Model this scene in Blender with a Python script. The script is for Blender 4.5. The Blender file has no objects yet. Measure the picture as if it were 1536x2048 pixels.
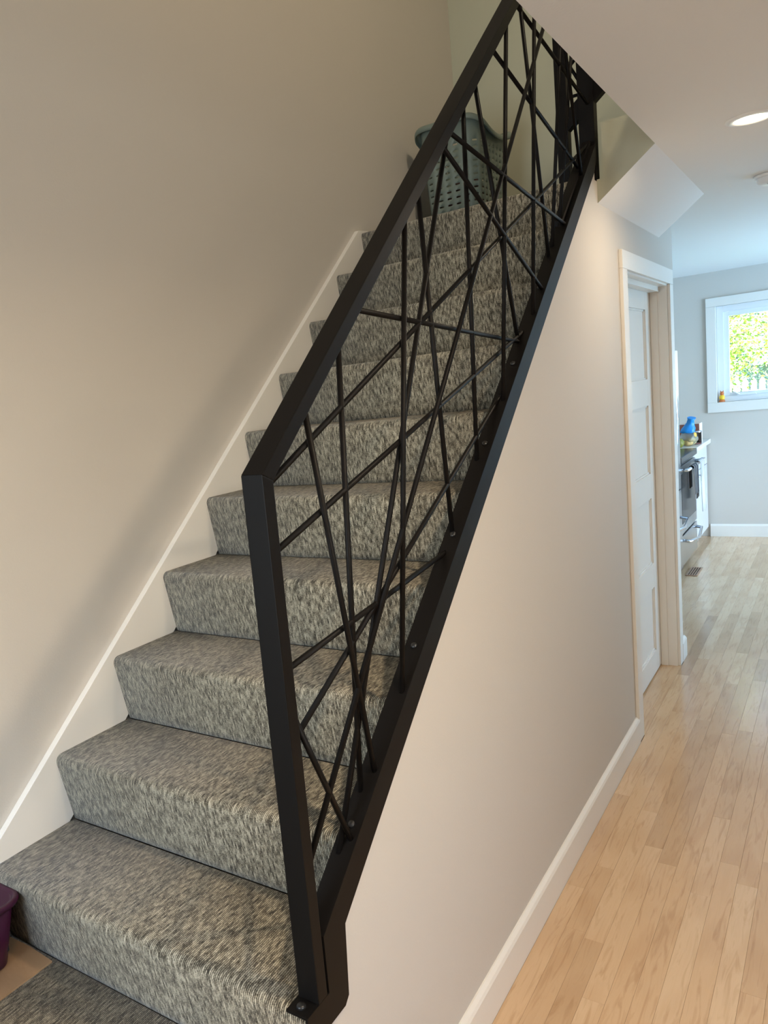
import bpy, bmesh, math, random
from mathutils import Vector, Matrix
random.seed(11)
S = bpy.context.scene
COL = S.collection
PI = math.pi

# ------------------------------------------------------------------ camera
YAW, PITCH, ROLL = (math.radians(v) for v in (37.1404, 8.368, -6.0818))
fwd = Vector((-math.sin(YAW)*math.cos(PITCH), math.cos(YAW)*math.cos(PITCH), -math.sin(PITCH)))
rgt = fwd.cross(Vector((0, 0, 1))).normalized()
upv = rgt.cross(fwd)
r2 = rgt*math.cos(ROLL) + upv*math.sin(ROLL)
u2 = -rgt*math.sin(ROLL) + upv*math.cos(ROLL)
cd = bpy.data.cameras.new('camera')
cam = bpy.data.objects.new('camera', cd)
COL.objects.link(cam)
M = Matrix((r2, u2, -fwd)).transposed().to_4x4()
M.translation = Vector((0.7602, -0.9487, 1.6368))
cam.matrix_world = M
cd.sensor_fit = 'HORIZONTAL'
cd.sensor_width = 36
cd.lens = 1553.43*36/1536
cd.shift_x = 223.72/1536
cd.shift_y = 19.70/1536
cd.clip_start = 0.02
S.camera = cam

# ------------------------------------------------------------------ world, sun, daylight
S.view_settings.view_transform = 'Standard'
S.view_settings.look = 'None'
S.view_settings.gamma = 1
S.view_settings.use_curve_mapping = False
S.view_settings.exposure = -0.42
W = bpy.data.worlds.new('sky')
S.world = W
W.use_nodes = True
wn = W.node_tree.nodes
bg = wn['Background']
sky = wn.new('ShaderNodeTexSky')
sky.sky_type = 'NISHITA'
sky.sun_disc = False
sky.sun_elevation = math.radians(42)
sky.sun_rotation = math.radians(110)
W.node_tree.links.new(sky.outputs[0], bg.inputs[0])
bg.inputs[1].default_value = 1.1


def add_light(name, kind, loc, direction, power, color, size=None, size_y=None, spread=None):
    l = bpy.data.lights.new(name, kind)
    l.energy = power
    l.color = color
    o = bpy.data.objects.new(name, l)
    COL.objects.link(o)
    o.location = loc
    o.rotation_euler = Vector(direction).to_track_quat('-Z', 'Y').to_euler()
    if kind == 'AREA':
        l.shape = 'RECTANGLE' if size_y else 'DISK'
        l.size = size
        if size_y:
            l.size_y = size_y
        if spread:
            l.spread = math.radians(spread)
    return o


COOL = (0.76, 0.89, 1.0)
BLUE = (0.34, 0.66, 1.0)
sun = add_light('sun', 'SUN', (6, 6, 9), (-0.55, 0.62, -0.75), 33, (1.0, 0.95, 0.86))
sun.data.angle = math.radians(0.6)
# daylight coming in through the glazed openings of the house
add_light('entry_window_daylight', 'AREA', (-0.65, -2.36, 1.55), (0, 1, -0.05), 58, COOL, 1.15, 1.55)
add_light('kitchen_patio_daylight', 'AREA', (2.84, 5.8, 1.25), (-1, 0.18, 0.40), 165, BLUE, 2.0, 2.1, 142)
add_light('living_window_daylight', 'AREA', (2.84, -1.1, 1.45), (-1, 0.2, -0.1), 21, COOL, 1.6, 1.35)


# ------------------------------------------------------------------ materials
def mat(name, color=(.8, .8, .8), rough=.5, metal=0, spec=.5, emit=None, estr=0, bump=None, **kw):
    m = bpy.data.materials.new(name)
    m.use_nodes = True
    b = m.node_tree.nodes['Principled BSDF']
    b.inputs['Base Color'].default_value = (*color, 1)
    b.inputs['Roughness'].default_value = rough
    b.inputs['Metallic'].default_value = metal
    b.inputs['Specular IOR Level'].default_value = spec
    if emit:
        b.inputs['Emission Color'].default_value = (*emit, 1)
        b.inputs['Emission Strength'].default_value = estr
    for k, v in kw.items():
        b.inputs[k.replace('_', ' ')].default_value = v
    N, L = m.node_tree.nodes, m.node_tree.links
    if bump:
        sc, st = bump
        g = N.new('ShaderNodeNewGeometry')
        n = N.new('ShaderNodeTexNoise')
        n.inputs['Scale'].default_value = sc
        n.inputs['Detail'].default_value = 3
        bm = N.new('ShaderNodeBump')
        bm.inputs['Strength'].default_value = st
        bm.inputs['Distance'].default_value = .002
        L.new(g.outputs['Position'], n.inputs['Vector'])
        L.new(n.outputs[0], bm.inputs['Height'])
        L.new(bm.outputs[0], b.inputs['Normal'])
    return m


def ramp(N, stops):
    r = N.new('ShaderNodeValToRGB')
    e = r.color_ramp.elements
    while len(e) < len(stops):
        e.new(.5)
    for el, (p, c) in zip(e, stops):
        el.position = p
        el.color = (*c, 1)
    return r


def mixrgb(N, mode='MIX'):
    n = N.new('ShaderNodeMix')
    n.data_type = 'RGBA'
    n.blend_type = mode
    return n


def carpet_material():
    m = bpy.data.materials.new('carpet_loop_pile')
    m.use_nodes = True
    N, L = m.node_tree.nodes, m.node_tree.links
    b = N['Principled BSDF']
    b.inputs['Roughness'].default_value = .95
    b.inputs['Specular IOR Level'].default_value = .12
    b.inputs['Sheen Weight'].default_value = .25
    uv = N.new('ShaderNodeUVMap')
    uv.uv_map = 'uv'

    def noise(sx, sy, detail, rough=.5):
        mp = N.new('ShaderNodeMapping')
        mp.inputs['Scale'].default_value = (sx, sy, 1)
        n = N.new('ShaderNodeTexNoise')
        n.inputs['Scale'].default_value = 1
        n.inputs['Detail'].default_value = detail
        n.inputs['Roughness'].default_value = rough
        L.new(uv.outputs[0], mp.inputs[0])
        L.new(mp.outputs[0], n.inputs[0])
        return n
    # independent streaks in every rib of the pile
    sep = N.new('ShaderNodeSeparateXYZ'); L.new(uv.outputs[0], sep.inputs[0])
    def mth(op, a, b=None):
        n = N.new('ShaderNodeMath'); n.operation = op
        for k, v in enumerate((a, b)):
            if v is None: continue
            if isinstance(v, (int, float)): n.inputs[k].default_value = v
            else: L.new(v, n.inputs[k])
        return n.outputs[0]
    wob = noise(6, 9, 2)
    uw = mth('ADD', mth('MULTIPLY', sep.outputs['X'], 1/.0044), mth('MULTIPLY', wob.outputs[0], 1.2))
    rib = mth('FLOOR', uw)
    ribf = mth('FRACT', uw)
    cmb = N.new('ShaderNodeCombineXYZ')
    L.new(mth('MULTIPLY', rib, 7.31), cmb.inputs[0]); L.new(mth('MULTIPLY', sep.outputs['Y'], 42), cmb.inputs[1])
    streak = N.new('ShaderNodeTexNoise'); streak.inputs['Scale'].default_value = 1; streak.inputs['Detail'].default_value = 2
    L.new(cmb.outputs[0], streak.inputs[0])
    groove = mth('SINE', mth('MULTIPLY', ribf, PI))
    speck = noise(430, 330, 2, .6)
    patch = noise(7, 3, 2)
    add = N.new('ShaderNodeMath'); add.operation = 'MULTIPLY_ADD'
    L.new(streak.outputs[0], add.inputs[0]); add.inputs[1].default_value = .58
    sp = N.new('ShaderNodeMath'); sp.operation = 'MULTIPLY'
    L.new(speck.outputs[0], sp.inputs[0]); sp.inputs[1].default_value = .42
    L.new(mth('ADD', sp.outputs[0], mth('MULTIPLY', mth('SUBTRACT', groove, .64), .17)), add.inputs[2])
    r = ramp(N, [(.35, (.030, .025, .018)), (.45, (.120, .105, .076)), (.53, (.31, .277, .205)), (.64, (.60, .545, .415))])
    L.new(add.outputs[0], r.inputs[0])
    pr = ramp(N, [(.3, (.92, .92, .92)), (.7, (1, 1, 1))])
    L.new(patch.outputs[0], pr.inputs[0])
    mx = mixrgb(N, 'MULTIPLY'); mx.inputs[0].default_value = 1
    L.new(r.outputs[0], mx.inputs[6]); L.new(pr.outputs[0], mx.inputs[7])
    L.new(mx.outputs[2], b.inputs['Base Color'])
    bp = N.new('ShaderNodeBump')
    bp.inputs['Strength'].default_value = .9
    bp.inputs['Distance'].default_value = .004
    L.new(add.outputs[0], bp.inputs['Height'])
    L.new(bp.outputs[0], b.inputs['Normal'])
    return m


def maple_material():
    m = bpy.data.materials.new('maple_strip')
    m.use_nodes = True
    N, L = m.node_tree.nodes, m.node_tree.links
    b = N['Principled BSDF']
    oi = N.new('ShaderNodeObjectInfo')
    g = N.new('ShaderNodeNewGeometry')
    off = N.new('ShaderNodeMath'); off.operation = 'MULTIPLY'; off.inputs[1].default_value = 91.7
    L.new(oi.outputs['Random'], off.inputs[0])
    vadd = N.new('ShaderNodeVectorMath'); vadd.operation = 'ADD'
    L.new(g.outputs['Position'], vadd.inputs[0]); L.new(off.outputs[0], vadd.inputs[1])
    mp = N.new('ShaderNodeMapping'); mp.inputs['Scale'].default_value = (55, 5, 5)
    L.new(vadd.outputs[0], mp.inputs[0])
    n = N.new('ShaderNodeTexNoise'); n.inputs['Scale'].default_value = 1; n.inputs['Detail'].default_value = 4
    n.inputs['Distortion'].default_value = 1.4
    L.new(mp.outputs[0], n.inputs[0])
    mp2 = N.new('ShaderNodeMapping'); mp2.inputs['Scale'].default_value = (26, 1.6, 2)
    L.new(vadd.outputs[0], mp2.inputs[0])
    w = N.new('ShaderNodeTexWave'); w.wave_type = 'RINGS'
    w.inputs['Scale'].default_value = .55; w.inputs['Distortion'].default_value = 4.5; w.inputs['Detail'].default_value = 3; w.inputs['Detail Scale'].default_value = .6
    L.new(mp2.outputs[0], w.inputs[0])
    base = ramp(N, [(0, (.40, .255, .15)), (.07, (.56, .38, .225)), (.5, (.64, .44, .265)), (1, (.69, .50, .32))])
    L.new(oi.outputs['Random'], base.inputs[0])
    gr = ramp(N, [(.30, (.80, .74, .68)), (.5, (1, 1, 1)), (.75, (.95, .93, .90))])
    L.new(n.outputs[0], gr.inputs[0])
    wr = ramp(N, [(0, (.93, .90, .87)), (.35, (1, 1, 1))])
    L.new(w.outputs[0], wr.inputs[0])
    m1 = mixrgb(N, 'MULTIPLY'); m1.inputs[0].default_value = .8
    L.new(base.outputs[0], m1.inputs[6]); L.new(gr.outputs[0], m1.inputs[7])
    m2 = mixrgb(N, 'MULTIPLY'); m2.inputs[0].default_value = .8
    L.new(m1.outputs[2], m2.inputs[6]); L.new(wr.outputs[0], m2.inputs[7])
    L.new(m2.outputs[2], b.inputs['Base Color'])
    b.inputs['Roughness'].default_value = .18
    b.inputs['Specular IOR Level'].default_value = .5
    bp = N.new('ShaderNodeBump'); bp.inputs['Strength'].default_value = .12; bp.inputs['Distance'].default_value = .002
    L.new(n.outputs[0], bp.inputs['Height']); L.new(bp.outputs[0], b.inputs['Normal'])
    return m


def glass_material(name, tint=(1, 1, 1)):
    m = bpy.data.materials.new(name)
    m.use_nodes = True
    N, L = m.node_tree.nodes, m.node_tree.links
    N.remove(N['Principled BSDF'])
    t = N.new('ShaderNodeBsdfTransparent'); t.inputs[0].default_value = (*tint, 1)
    gl = N.new('ShaderNodeBsdfGlossy'); gl.inputs['Roughness'].default_value = .02
    fr = N.new('ShaderNodeFresnel'); fr.inputs[0].default_value = 1.45
    mx = N.new('ShaderNodeMixShader')
    L.new(fr.outputs[0], mx.inputs[0]); L.new(t.outputs[0], mx.inputs[1]); L.new(gl.outputs[0], mx.inputs[2])
    L.new(mx.outputs[0], N['Material Output'].inputs[0])
    return m


def stripe_material(name, c1, c2, scale, rough=.9):
    m = mat(name, c1, rough)
    N, L = m.node_tree.nodes, m.node_tree.links
    g = N.new('ShaderNodeNewGeometry')
    sx = N.new('ShaderNodeSeparateXYZ'); L.new(g.outputs['Position'], sx.inputs[0])
    mu = N.new('ShaderNodeMath'); mu.operation = 'MULTIPLY'; mu.inputs[1].default_value = scale
    L.new(sx.outputs['Y'], mu.inputs[0])
    fr = N.new('ShaderNodeMath'); fr.operation = 'FRACT'; L.new(mu.outputs[0], fr.inputs[0])
    r = ramp(N, [(0, c1), (.45, c1), (.5, c2), (1, c2)])
    r.color_ramp.interpolation = 'CONSTANT'
    L.new(fr.outputs[0], r.inputs[0]); L.new(r.outputs[0], m.node_tree.nodes['Principled BSDF'].inputs['Base Color'])
    return m


PAINT = mat('wall_paint', (.60, .565, .515), .62, spec=.25, bump=(220, .12))
SAGEPAINT = mat('upper_wall_paint', (.55, .56, .44), .62, spec=.25, bump=(220, .12))
CEIL = mat('ceiling_paint', (.80, .785, .76), .75, spec=.2, bump=(160, .15))
TRIM = mat('trim_enamel', (.80, .775, .725), .33, spec=.4, bump=(60, .06))
CARPET = carpet_material()
METAL = mat('black_powder_coat', (.0065, .0055, .005), .46, spec=.13, bump=(900, .05))
BOLT = mat('bolt_black', (.02, .02, .02), .3, metal=.1)
MAPLE = maple_material()
STEEL = mat('stainless', (.46, .47, .48), .28, metal=1, bump=(300, .05))
CHROME = mat('chrome', (.70, .74, .80), .16, metal=1)
BLACKGLASS = mat('black_glass', (.015, .016, .018), .22, spec=.3)
WHITE = mat('white_lacquer', (.80, .80, .79), .35)
CABINET = mat('cabinet_lacquer', (.60, .60, .60), .4)
COUNTER = mat('counter_quartz', (.78, .77, .75), .25)
VINYL = mat('window_vinyl', (.82, .84, .86), .3)
GLASS = glass_material('window_glass')
CUPGLASS = glass_material('cup_glass', (.9, .93, .93))
SAGE = mat('sage_plastic', (.20, .25, .215), .45)
PURPLE = mat('purple_plastic', (.042, .003, .024), .35)
CARD = mat('cardboard', (.36, .215, .11), .85, bump=(90, .2))
DARK = mat('dark_void', (.01, .01, .01), .9)
LAMPM = mat('lamp_lens', (1, 1, 1), .5, emit=(1.0, .80, .55), estr=22)


# ------------------------------------------------------------------ mesh helpers
def tag(o, label=None, cat=None, group=None, kind=None):
    if label: o['label'] = label
    if cat: o['category'] = cat
    if group: o['group'] = group
    if kind: o['kind'] = kind
    return o


def empty(name, loc=(0, 0, 0), rz=0):
    o = bpy.data.objects.new(name, None)
    COL.objects.link(o)
    o.location = loc
    o.rotation_euler = (0, 0, rz)
    o.empty_display_size = .05
    return o


class MB:
    def __init__(s):
        s.bm = bmesh.new()

    def box(s, x0, x1, y0, y1, z0, z1, bev=0, mi=0):
        r = bmesh.ops.create_cube(s.bm, size=1)
        vs = r['verts']
        for v in vs:
            v.co = Vector(((x0+x1)/2 + v.co.x*(x1-x0), (y0+y1)/2 + v.co.y*(y1-y0), (z0+z1)/2 + v.co.z*(z1-z0)))
        fs = list({f for v in vs for f in v.link_faces})
        for f in fs: f.material_index = mi
        if bev:
            es = list({e for v in vs for e in v.link_edges})
            bmesh.ops.bevel(s.bm, geom=es, offset=bev, segments=2, affect='EDGES', profile=.7, material=-1)
        return s

    def prism(s, pts, axis, a, b, bev=0, mi=0):
        """extrude a 2-D polygon along axis from a to b. axis x: pts=(y,z); y: (x,z); z: (x,y)"""
        def P(p, t):
            return {'x': (t, p[0], p[1]), 'y': (p[0], t, p[1]), 'z': (p[0], p[1], t)}[axis]
        v0 = [s.bm.verts.new(P(p, a)) for p in pts]
        v1 = [s.bm.verts.new(P(p, b)) for p in pts]
        n = len(pts)
        fs = [s.bm.faces.new(v0), s.bm.faces.new(v1[::-1])]
        for i in range(n):
            fs.append(s.bm.faces.new((v0[i], v1[i], v1[(i+1) % n], v0[(i+1) % n])))
        bmesh.ops.recalc_face_normals(s.bm, faces=fs)
        for f in fs: f.material_index = mi
        if bev:
            es = list({e for f in fs for e in f.edges})
            bmesh.ops.bevel(s.bm, geom=es, offset=bev, segments=2, affect='EDGES', profile=.7, material=-1)
        return s

    def tube(s, pts, r, seg=10, caps=True, mi=0):
        pts = [Vector(p) for p in pts]
        rings = []
        prev = None
        for i, p in enumerate(pts):
            if i == 0: d = pts[1]-p
            elif i == len(pts)-1: d = p-pts[i-1]
            else: d = (pts[i+1]-p).normalized() + (p-pts[i-1]).normalized()
            d.normalize()
            if prev is None:
                a = d.cross(Vector((0, 0, 1)))
                if a.length < .1: a = d.cross(Vector((1, 0, 0)))
            else:
                a = prev - d*prev.dot(d)
            a.normalize(); prev = a
            b = d.cross(a)
            rr = r[i] if isinstance(r, (list, tuple)) else r
            rings.append([s.bm.verts.new(p + (a*math.cos(t) + b*math.sin(t))*rr) for t in [2*PI*k/seg for k in range(seg)]])
        for A, B in zip(rings, rings[1:]):
            for k in range(seg):
                f = s.bm.faces.new((A[k], A[(k+1) % seg], B[(k+1) % seg], B[k])); f.smooth = True; f.material_index = mi
        if caps:
            s.bm.faces.new(rings[0][::-1]).material_index = mi
            s.bm.faces.new(rings[-1]).material_index = mi
        return s

    def lathe(s, prof, c=(0, 0, 0), seg=24, mi=0):
        rings = []
        for r, z in prof:
            if r < 1e-6:
                rings.append([s.bm.verts.new((c[0], c[1], c[2]+z))])
            else:
                rings.append([s.bm.verts.new((c[0]+r*math.cos(2*PI*k/seg), c[1]+r*math.sin(2*PI*k/seg), c[2]+z)) for k in range(seg)])
        for A, B in zip(rings, rings[1:]):
            for k in range(seg):
                a, b = A[k % len(A)], A[(k+1) % len(A)]
                c2, d = B[(k+1) % len(B)], B[k % len(B)]
                vs = []
                for v in (a, b, c2, d):
                    if v not in vs: vs.append(v)
                if len(vs) >= 3:
                    f = s.bm.faces.new(vs); f.smooth = True; f.material_index = mi
        return s

    def sheet(s, rows, thick, mi=0):
        """a grid of points (rows of equal length) given thickness along its normals"""
        n = len(rows[0])
        G = [[Vector(p) for p in r] for r in rows]
        H = len(G)
        def nrm(i, j):
            a = G[min(i+1, H-1)][j]-G[max(i-1, 0)][j]
            b = G[i][min(j+1, n-1)]-G[i][max(j-1, 0)]
            v = a.cross(b)
            return v.normalized() if v.length > 1e-9 else Vector((0, 0, 1))
        A = [[s.bm.verts.new(G[i][j]+nrm(i, j)*thick/2) for j in range(n)] for i in range(H)]
        B = [[s.bm.verts.new(G[i][j]-nrm(i, j)*thick/2) for j in range(n)] for i in range(H)]
        fs = []
        for i in range(H-1):
            for j in range(n-1):
                fs.append(s.bm.faces.new((A[i][j], A[i][j+1], A[i+1][j+1], A[i+1][j])))
                fs.append(s.bm.faces.new((B[i][j], B[i+1][j], B[i+1][j+1], B[i][j+1])))
        for i in range(H-1):
            fs.append(s.bm.faces.new((A[i][0], A[i+1][0], B[i+1][0], B[i][0])))
            fs.append(s.bm.faces.new((A[i][-1], B[i][-1], B[i+1][-1], A[i+1][-1])))
        for j in range(n-1):
            fs.append(s.bm.faces.new((A[0][j], B[0][j], B[0][j+1], A[0][j+1])))
            fs.append(s.bm.faces.new((A[-1][j], A[-1][j+1], B[-1][j+1], B[-1][j])))
        for f in fs: f.smooth = True; f.material_index = mi
        bmesh.ops.recalc_face_normals(s.bm, faces=fs)
        return s

    def build(s, name, mats, parent=None, smooth=False):
        me = bpy.data.meshes.new(name)
        if smooth:
            for f in s.bm.faces: f.smooth = True
        s.bm.to_mesh(me); s.bm.free()
        for m in (mats if isinstance(mats, (list, tuple)) else [mats]): me.materials.append(m)
        o = bpy.data.objects.new(name, me)
        COL.objects.link(o)
        if parent: o.parent = parent
        return o


def struct(o, label=None, cat=None):
    o['kind'] = 'structure'
    if label: o['label'] = label
    if cat: o['category'] = cat
    return o


def from_world(o):
    """parts are modelled in world coordinates: keep them there under a placed parent"""
    if o.parent:
        o.matrix_parent_inverse = Matrix.Translation(-o.parent.location)
    return o


# ------------------------------------------------------------------ dimensions
RISE, RUN, Z0 = .1957, .2407, .5802
XL = -.95            # face of the skirt board
XW = -.971           # stair side wall
ZL = Z0 + 9*RISE     # landing
ZC = 2.415           # hall ceiling
XO = .1994           # edge of the stair opening in the ceiling
YB = 3.3626          # back wall of the landing
YK = 7.27            # kitchen end wall
YC = 3.78            # end of the hall wall
SL = .8131           # pitch of the stair
ZLOW = Z0 - RISE     # entry landing
DY0, DY1 = 2.640, 3.611   # closet door opening

# ------------------------------------------------------------------ room shell
base = MB().box(-2.3, 3.0, -2.5, YK+.15, -.16, -.0195).build('floor', mat('subfloor', (.25, .18, .11), .9))
struct(base, 'pale maple strip floor of the hall and kitchen', 'floor')
wh = MB().prism([(.045, 0), (DY0, 0), (DY0, 2.05), (DY1, 2.05), (DY1, 0), (YC, 0), (YC, ZC), (3.43, ZC), (3.43, 2.257),
                 (2.264, 2.257), (2.264, 2.335), (2.232, 2.335), (2.232, .633+SL*2.232), (.066, .633+SL*.066), (.066, .575), (.045, .575)], 'x', -.03, 0).build('wall_hall', PAINT)
struct(wh, 'painted hall wall under the sloping black railing', 'wall')
struct(MB().box(XW-.1, XW, .018, 3.46, 0, 5.0).build('wall_left', PAINT), 'tall greige wall on the closed side of the stairs', 'wall')
bw = MB()
bw.box(XW, 2.9, YB, 3.46, ZC+.285, 5.0)
bw.box(XW, -.17, YB, 3.46, 0, 2.25)
bw.box(XW, -.0305, YB, 3.43, 2.25, ZC+.285)
struct(bw.build('wall_back', SAGEPAINT), 'olive-toned wall behind the upper stair landing', 'wall')
struct(MB().box(-.95, -.13, 3.462, YC, 0, ZC).build('wall_closet', PAINT), 'closet partition behind the panelled door', 'wall')
struct(MB().box(-1.05, -.95, YC, YK+.15, 0, ZC).build('wall_kitchen_side', PAINT), 'kitchen wall behind the refrigerator and range', 'wall')

# kitchen end wall with its window opening
WX0, WX1, WZ0, WZ1 = -.225, 1.05, 1.247, 2.110
we = MB()
we.box(-1.05, WX0, YK, YK+.15, 0, ZC)
we.box(WX1, 3.0, YK, YK+.15, 0, ZC)
we.box(WX0, WX1, YK, YK+.15, 0, WZ0)
we.box(WX0, WX1, YK, YK+.15, WZ1, ZC)
struct(we.build('wall_kitchen_end', PAINT), 'blue-grey kitchen end wall around the window', 'wall')
# right side wall with patio door and living room window, front wall with entry glazing
wr = MB()
PY0, PY1, PZ1 = 4.75, 6.85, 2.32
LY0, LY1, LZ0, LZ1 = -1.95, -.25, .75, 2.15
wr.box(2.9, 3.0, -2.5, LY0, 0, ZC); wr.box(2.9, 3.0, LY1, PY0, 0, ZC); wr.box(2.9, 3.0, PY1, YK, 0, ZC)
wr.box(2.9, 3.0, LY0, LY1, 0, LZ0); wr.box(2.9, 3.0, LY0, LY1, LZ1, ZC); wr.box(2.9, 3.0, PY0, PY1, PZ1, ZC)
struct(wr.build('wall_right', PAINT), 'outer wall with patio door and living room window', 'wall')
wf = MB()
EX0, EX1, EZ0, EZ1 = -1.25, -.05, .75, 2.35
wf.box(-2.4, EX0, -2.5, -2.4, 0, 5.0); wf.box(EX1, 3.0, -2.5, -2.4, 0, 5.0)
wf.box(EX0, EX1, -2.5, -2.4, 0, EZ0); wf.box(EX0, EX1, -2.5, -2.4, EZ1, 5.0)
struct(wf.build('wall_front', PAINT), 'entry wall with glazing over the lower landing', 'wall')
struct(MB().box(-2.4, -2.3, -2.4, .07, 0, 5.0).build('wall_entry_side', PAINT), 'side wall of the entry', 'wall')
struct(MB().box(-2.3, XW-.1, .018, .07, 0, 5.0).build('wall_entry_back', PAINT), 'wall beside the foot of the stairs', 'wall')
# upstairs enclosure
struct(MB().box(2.9, 3.0, -2.4, YB, ZC+.285, 5.0).build('wall_upper', PAINT), 'upper hall wall', 'wall')
struct(MB().box(-2.4, 3.0, -2.5, 3.46, 5.0, 5.1).build('ceiling_upper', CEIL), 'upper floor ceiling', 'ceiling')
ce = MB()
ce.box(XO, 3.0, -2.4, 3.43, ZC, ZC+.285)
ce.box(0, 3.0, 3.43, YC, ZC, ZC+.285)
ce.box(-1.05, 3.0, YC, YK+.15, ZC, ZC+.285)
struct(ce.build('ceiling', CEIL), 'flat white hall ceiling beside the stair opening', 'ceiling')

# upper flight crossing above the hall: soffit and side
uf = MB()
uf.prism([(0, 2.257), (XO, 2.4152), (.56, 2.70), (.56, 2.7324), (.262, 2.7324), (.262, 2.5367), (.022, 2.5367), (.022, ZL), (0, ZL)], 'y', 2.264, 3.43)
for f in uf.bm.faces:
    f.normal_update()
    if f.normal.z < -.3: f.material_index = 1
o = uf.build('ceiling_soffit', [SAGEPAINT, CEIL])
struct(o, 'white sloping soffit under the upper flight of stairs', 'soffit')

# baseboards
bb = [(0, 0), (.0165, 0), (.0165, .100), (.0125, .108), (.004, .116), (0, .116)]
for nm, y0, y1 in (('baseboard_hall', 0, 2.56), ('baseboard_hall_end', 3.675, YC+.0165)):
    struct(MB().prism(bb, 'y', y0, y1).build(nm, TRIM), 'white baseboard along the hall wall' if nm == 'baseboard_hall' else 'short white baseboard past the closet door', 'baseboard')
struct(MB().prism([(YK-a, b) for a, b in bb], 'x', -.30, 2.9).build('baseboard_kitchen', TRIM), 'white baseboard under the kitchen window', 'baseboard')

# ------------------------------------------------------------------ floor strips
def strip_mesh(length, width=.0568):
    b = MB()
    h = .0188
    e = .0004
    b.prism([(-width/2, -h), (width/2, -h), (width/2, -e), (width/2-e, 0), (-width/2+e, 0), (-width/2, -e)], 'y', .0002, length-.0002)
    me = bpy.data.meshes.new('floor_strip')
    b.bm.to_mesh(me); b.bm.free()
    me.materials.append(MAPLE)
    return me
strip_cache = {}
def strip(x, y, ln, parent):
    k = round(ln, 3)
    if k not in strip_cache: strip_cache[k] = strip_mesh(k)
    o = bpy.data.objects.new('floor_strip', strip_cache[k])
    COL.objects.link(o)
    o.location = (x, y, -.0003*random.random())
    o.parent = parent
    return o
SW = .0572
rnd = random.Random(5)
rows = [(.0166 + SW*(i+.5)) for i in range(16)] + [(.0166 - SW*(i+.5)) for i in range(6)]
for i, x in enumerate(rows):
    y = .45 if x > 0 else YC+.02
    y -= 0 if x < 0 else rnd.random()*.3
    while y < YK-.02:
        ln = rnd.choice((.35, .5, .65, .8, .95, 1.15, 1.4))
        if y+ln > YK-.25: ln = YK-.0165-y
        strip(x, y, ln, base)
        y += ln
# strips under the closet door recess and those beyond the view, joined
far = MB()
def far_rows(xa, xb, ya, yb):
    x = xa
    while x < xb-.01:
        y = ya
        while y < yb-.01:
            ln = min(rnd.choice((.5, .8, 1.1, 1.4)), yb-y)
            far.box(x+.0002, min(x+SW, xb)-.0002, y+.0002, y+ln-.0002, -.019, -.0003)
            y += ln
        x += SW
far_rows(.0166+16*SW, 2.9, -2.4, YK)
far_rows(.0166, .0166+16*SW, -2.4, .15)
far_rows(-.13, .0166, DY0, DY1)
far_rows(-.94, .0166-6*SW, YC, YK)
tag(far.build('floor_strips_beyond', MAPLE, base), kind='stuff')

# ------------------------------------------------------------------ staircase
def carpet_profile_mesh(prof, nc, x0, x1, nx=1):
    """prof = closed polygon (y,z); its first nc points are the carpeted face"""
    bm = bmesh.new()
    uvl = bm.loops.layers.uv.new('uv')
    d = [0]
    for a, b in zip(prof, prof[1:]):
        d.append(d[-1]+math.hypot(b[0]-a[0], b[1]-a[1]))
    A = [bm.verts.new((x0, *p)) for p in prof]
    B = [bm.verts.new((x1, *p)) for p in prof]
    n = len(prof)
    for i in range(n):
        j = (i+1) % n
        f = bm.faces.new((A[i], B[i], B[j], A[j]))
        f.smooth = i < nc-1
        di, dj = d[i], (d[j] if j else d[i]+.1)
        for lp, (u, v) in zip(f.loops, ((x0, di), (x1, di), (x1, dj), (x0, dj))):
            lp[uvl].uv = (u, v)
    for vs, xx in ((A, x0), (B[::-1], x1)):
        f = bm.faces.new(vs)
        for lp in f.loops: lp[uvl].uv = (lp.vert.co.y, lp.vert.co.z)
    bmesh.ops.recalc_face_normals(bm, faces=bm.faces)
    return bm

stair = empty('staircase', ((XL-.03)/2, 0, ZLOW))
tag(stair, 'grey looped-carpet staircase climbing behind the black railing', 'stairs')
NS = .032
for k in range(0, 10):
    y, z = k*RUN, Z0+k*RISE
    R = .019
    pf = [(y+NS, z-RISE), (y+NS-.004, z-RISE+.02)]
    a0, a1 = math.radians(188), math.radians(90)
    for i in range(8):
        a = a0+(a1-a0)*i/7
        pf.append((y+R+R*math.cos(a), z-R+R*math.sin(a)))
    yend = (k+1)*RUN+NS-.001 if k < 9 else YB-.002
    pf += [(yend-.004, z)]
    pf += [(yend, z-.002)]
    nc = len(pf)
    pf += [(yend, z-RISE)]
    # each step keeps its own carpet streaks
    bm = carpet_profile_mesh(pf, nc, XL+.0005, -.0305 if k else -.0006)
    uvl = bm.loops.layers.uv['uv']
    for f in bm.faces:
        for lp in f.loops: lp[uvl].uv = (lp[uvl].uv[0], lp[uvl].uv[1]+k*.47)
    me = bpy.data.meshes.new('carpeted_step'); bm.to_mesh(me); bm.free(); me.materials.append(CARPET)
    o = bpy.data.objects.new('carpeted_step' if k < 9 else 'landing', me)
    COL.objects.link(o); o.parent = stair; from_world(o)
# lower entry landing
bm = carpet_profile_mesh([(-2.399, ZLOW), (.030, ZLOW), (.030, .001), (-2.399, .001)], 2, -2.299, -.0005)
me = bpy.data.meshes.new('floor_entry'); bm.to_mesh(me); bm.free(); me.materials.append(CARPET)
o = bpy.data.objects.new('floor_entry', me); COL.objects.link(o)
struct(o, 'dark grey carpeted entry landing at the foot of the stairs', 'floor')
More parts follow.
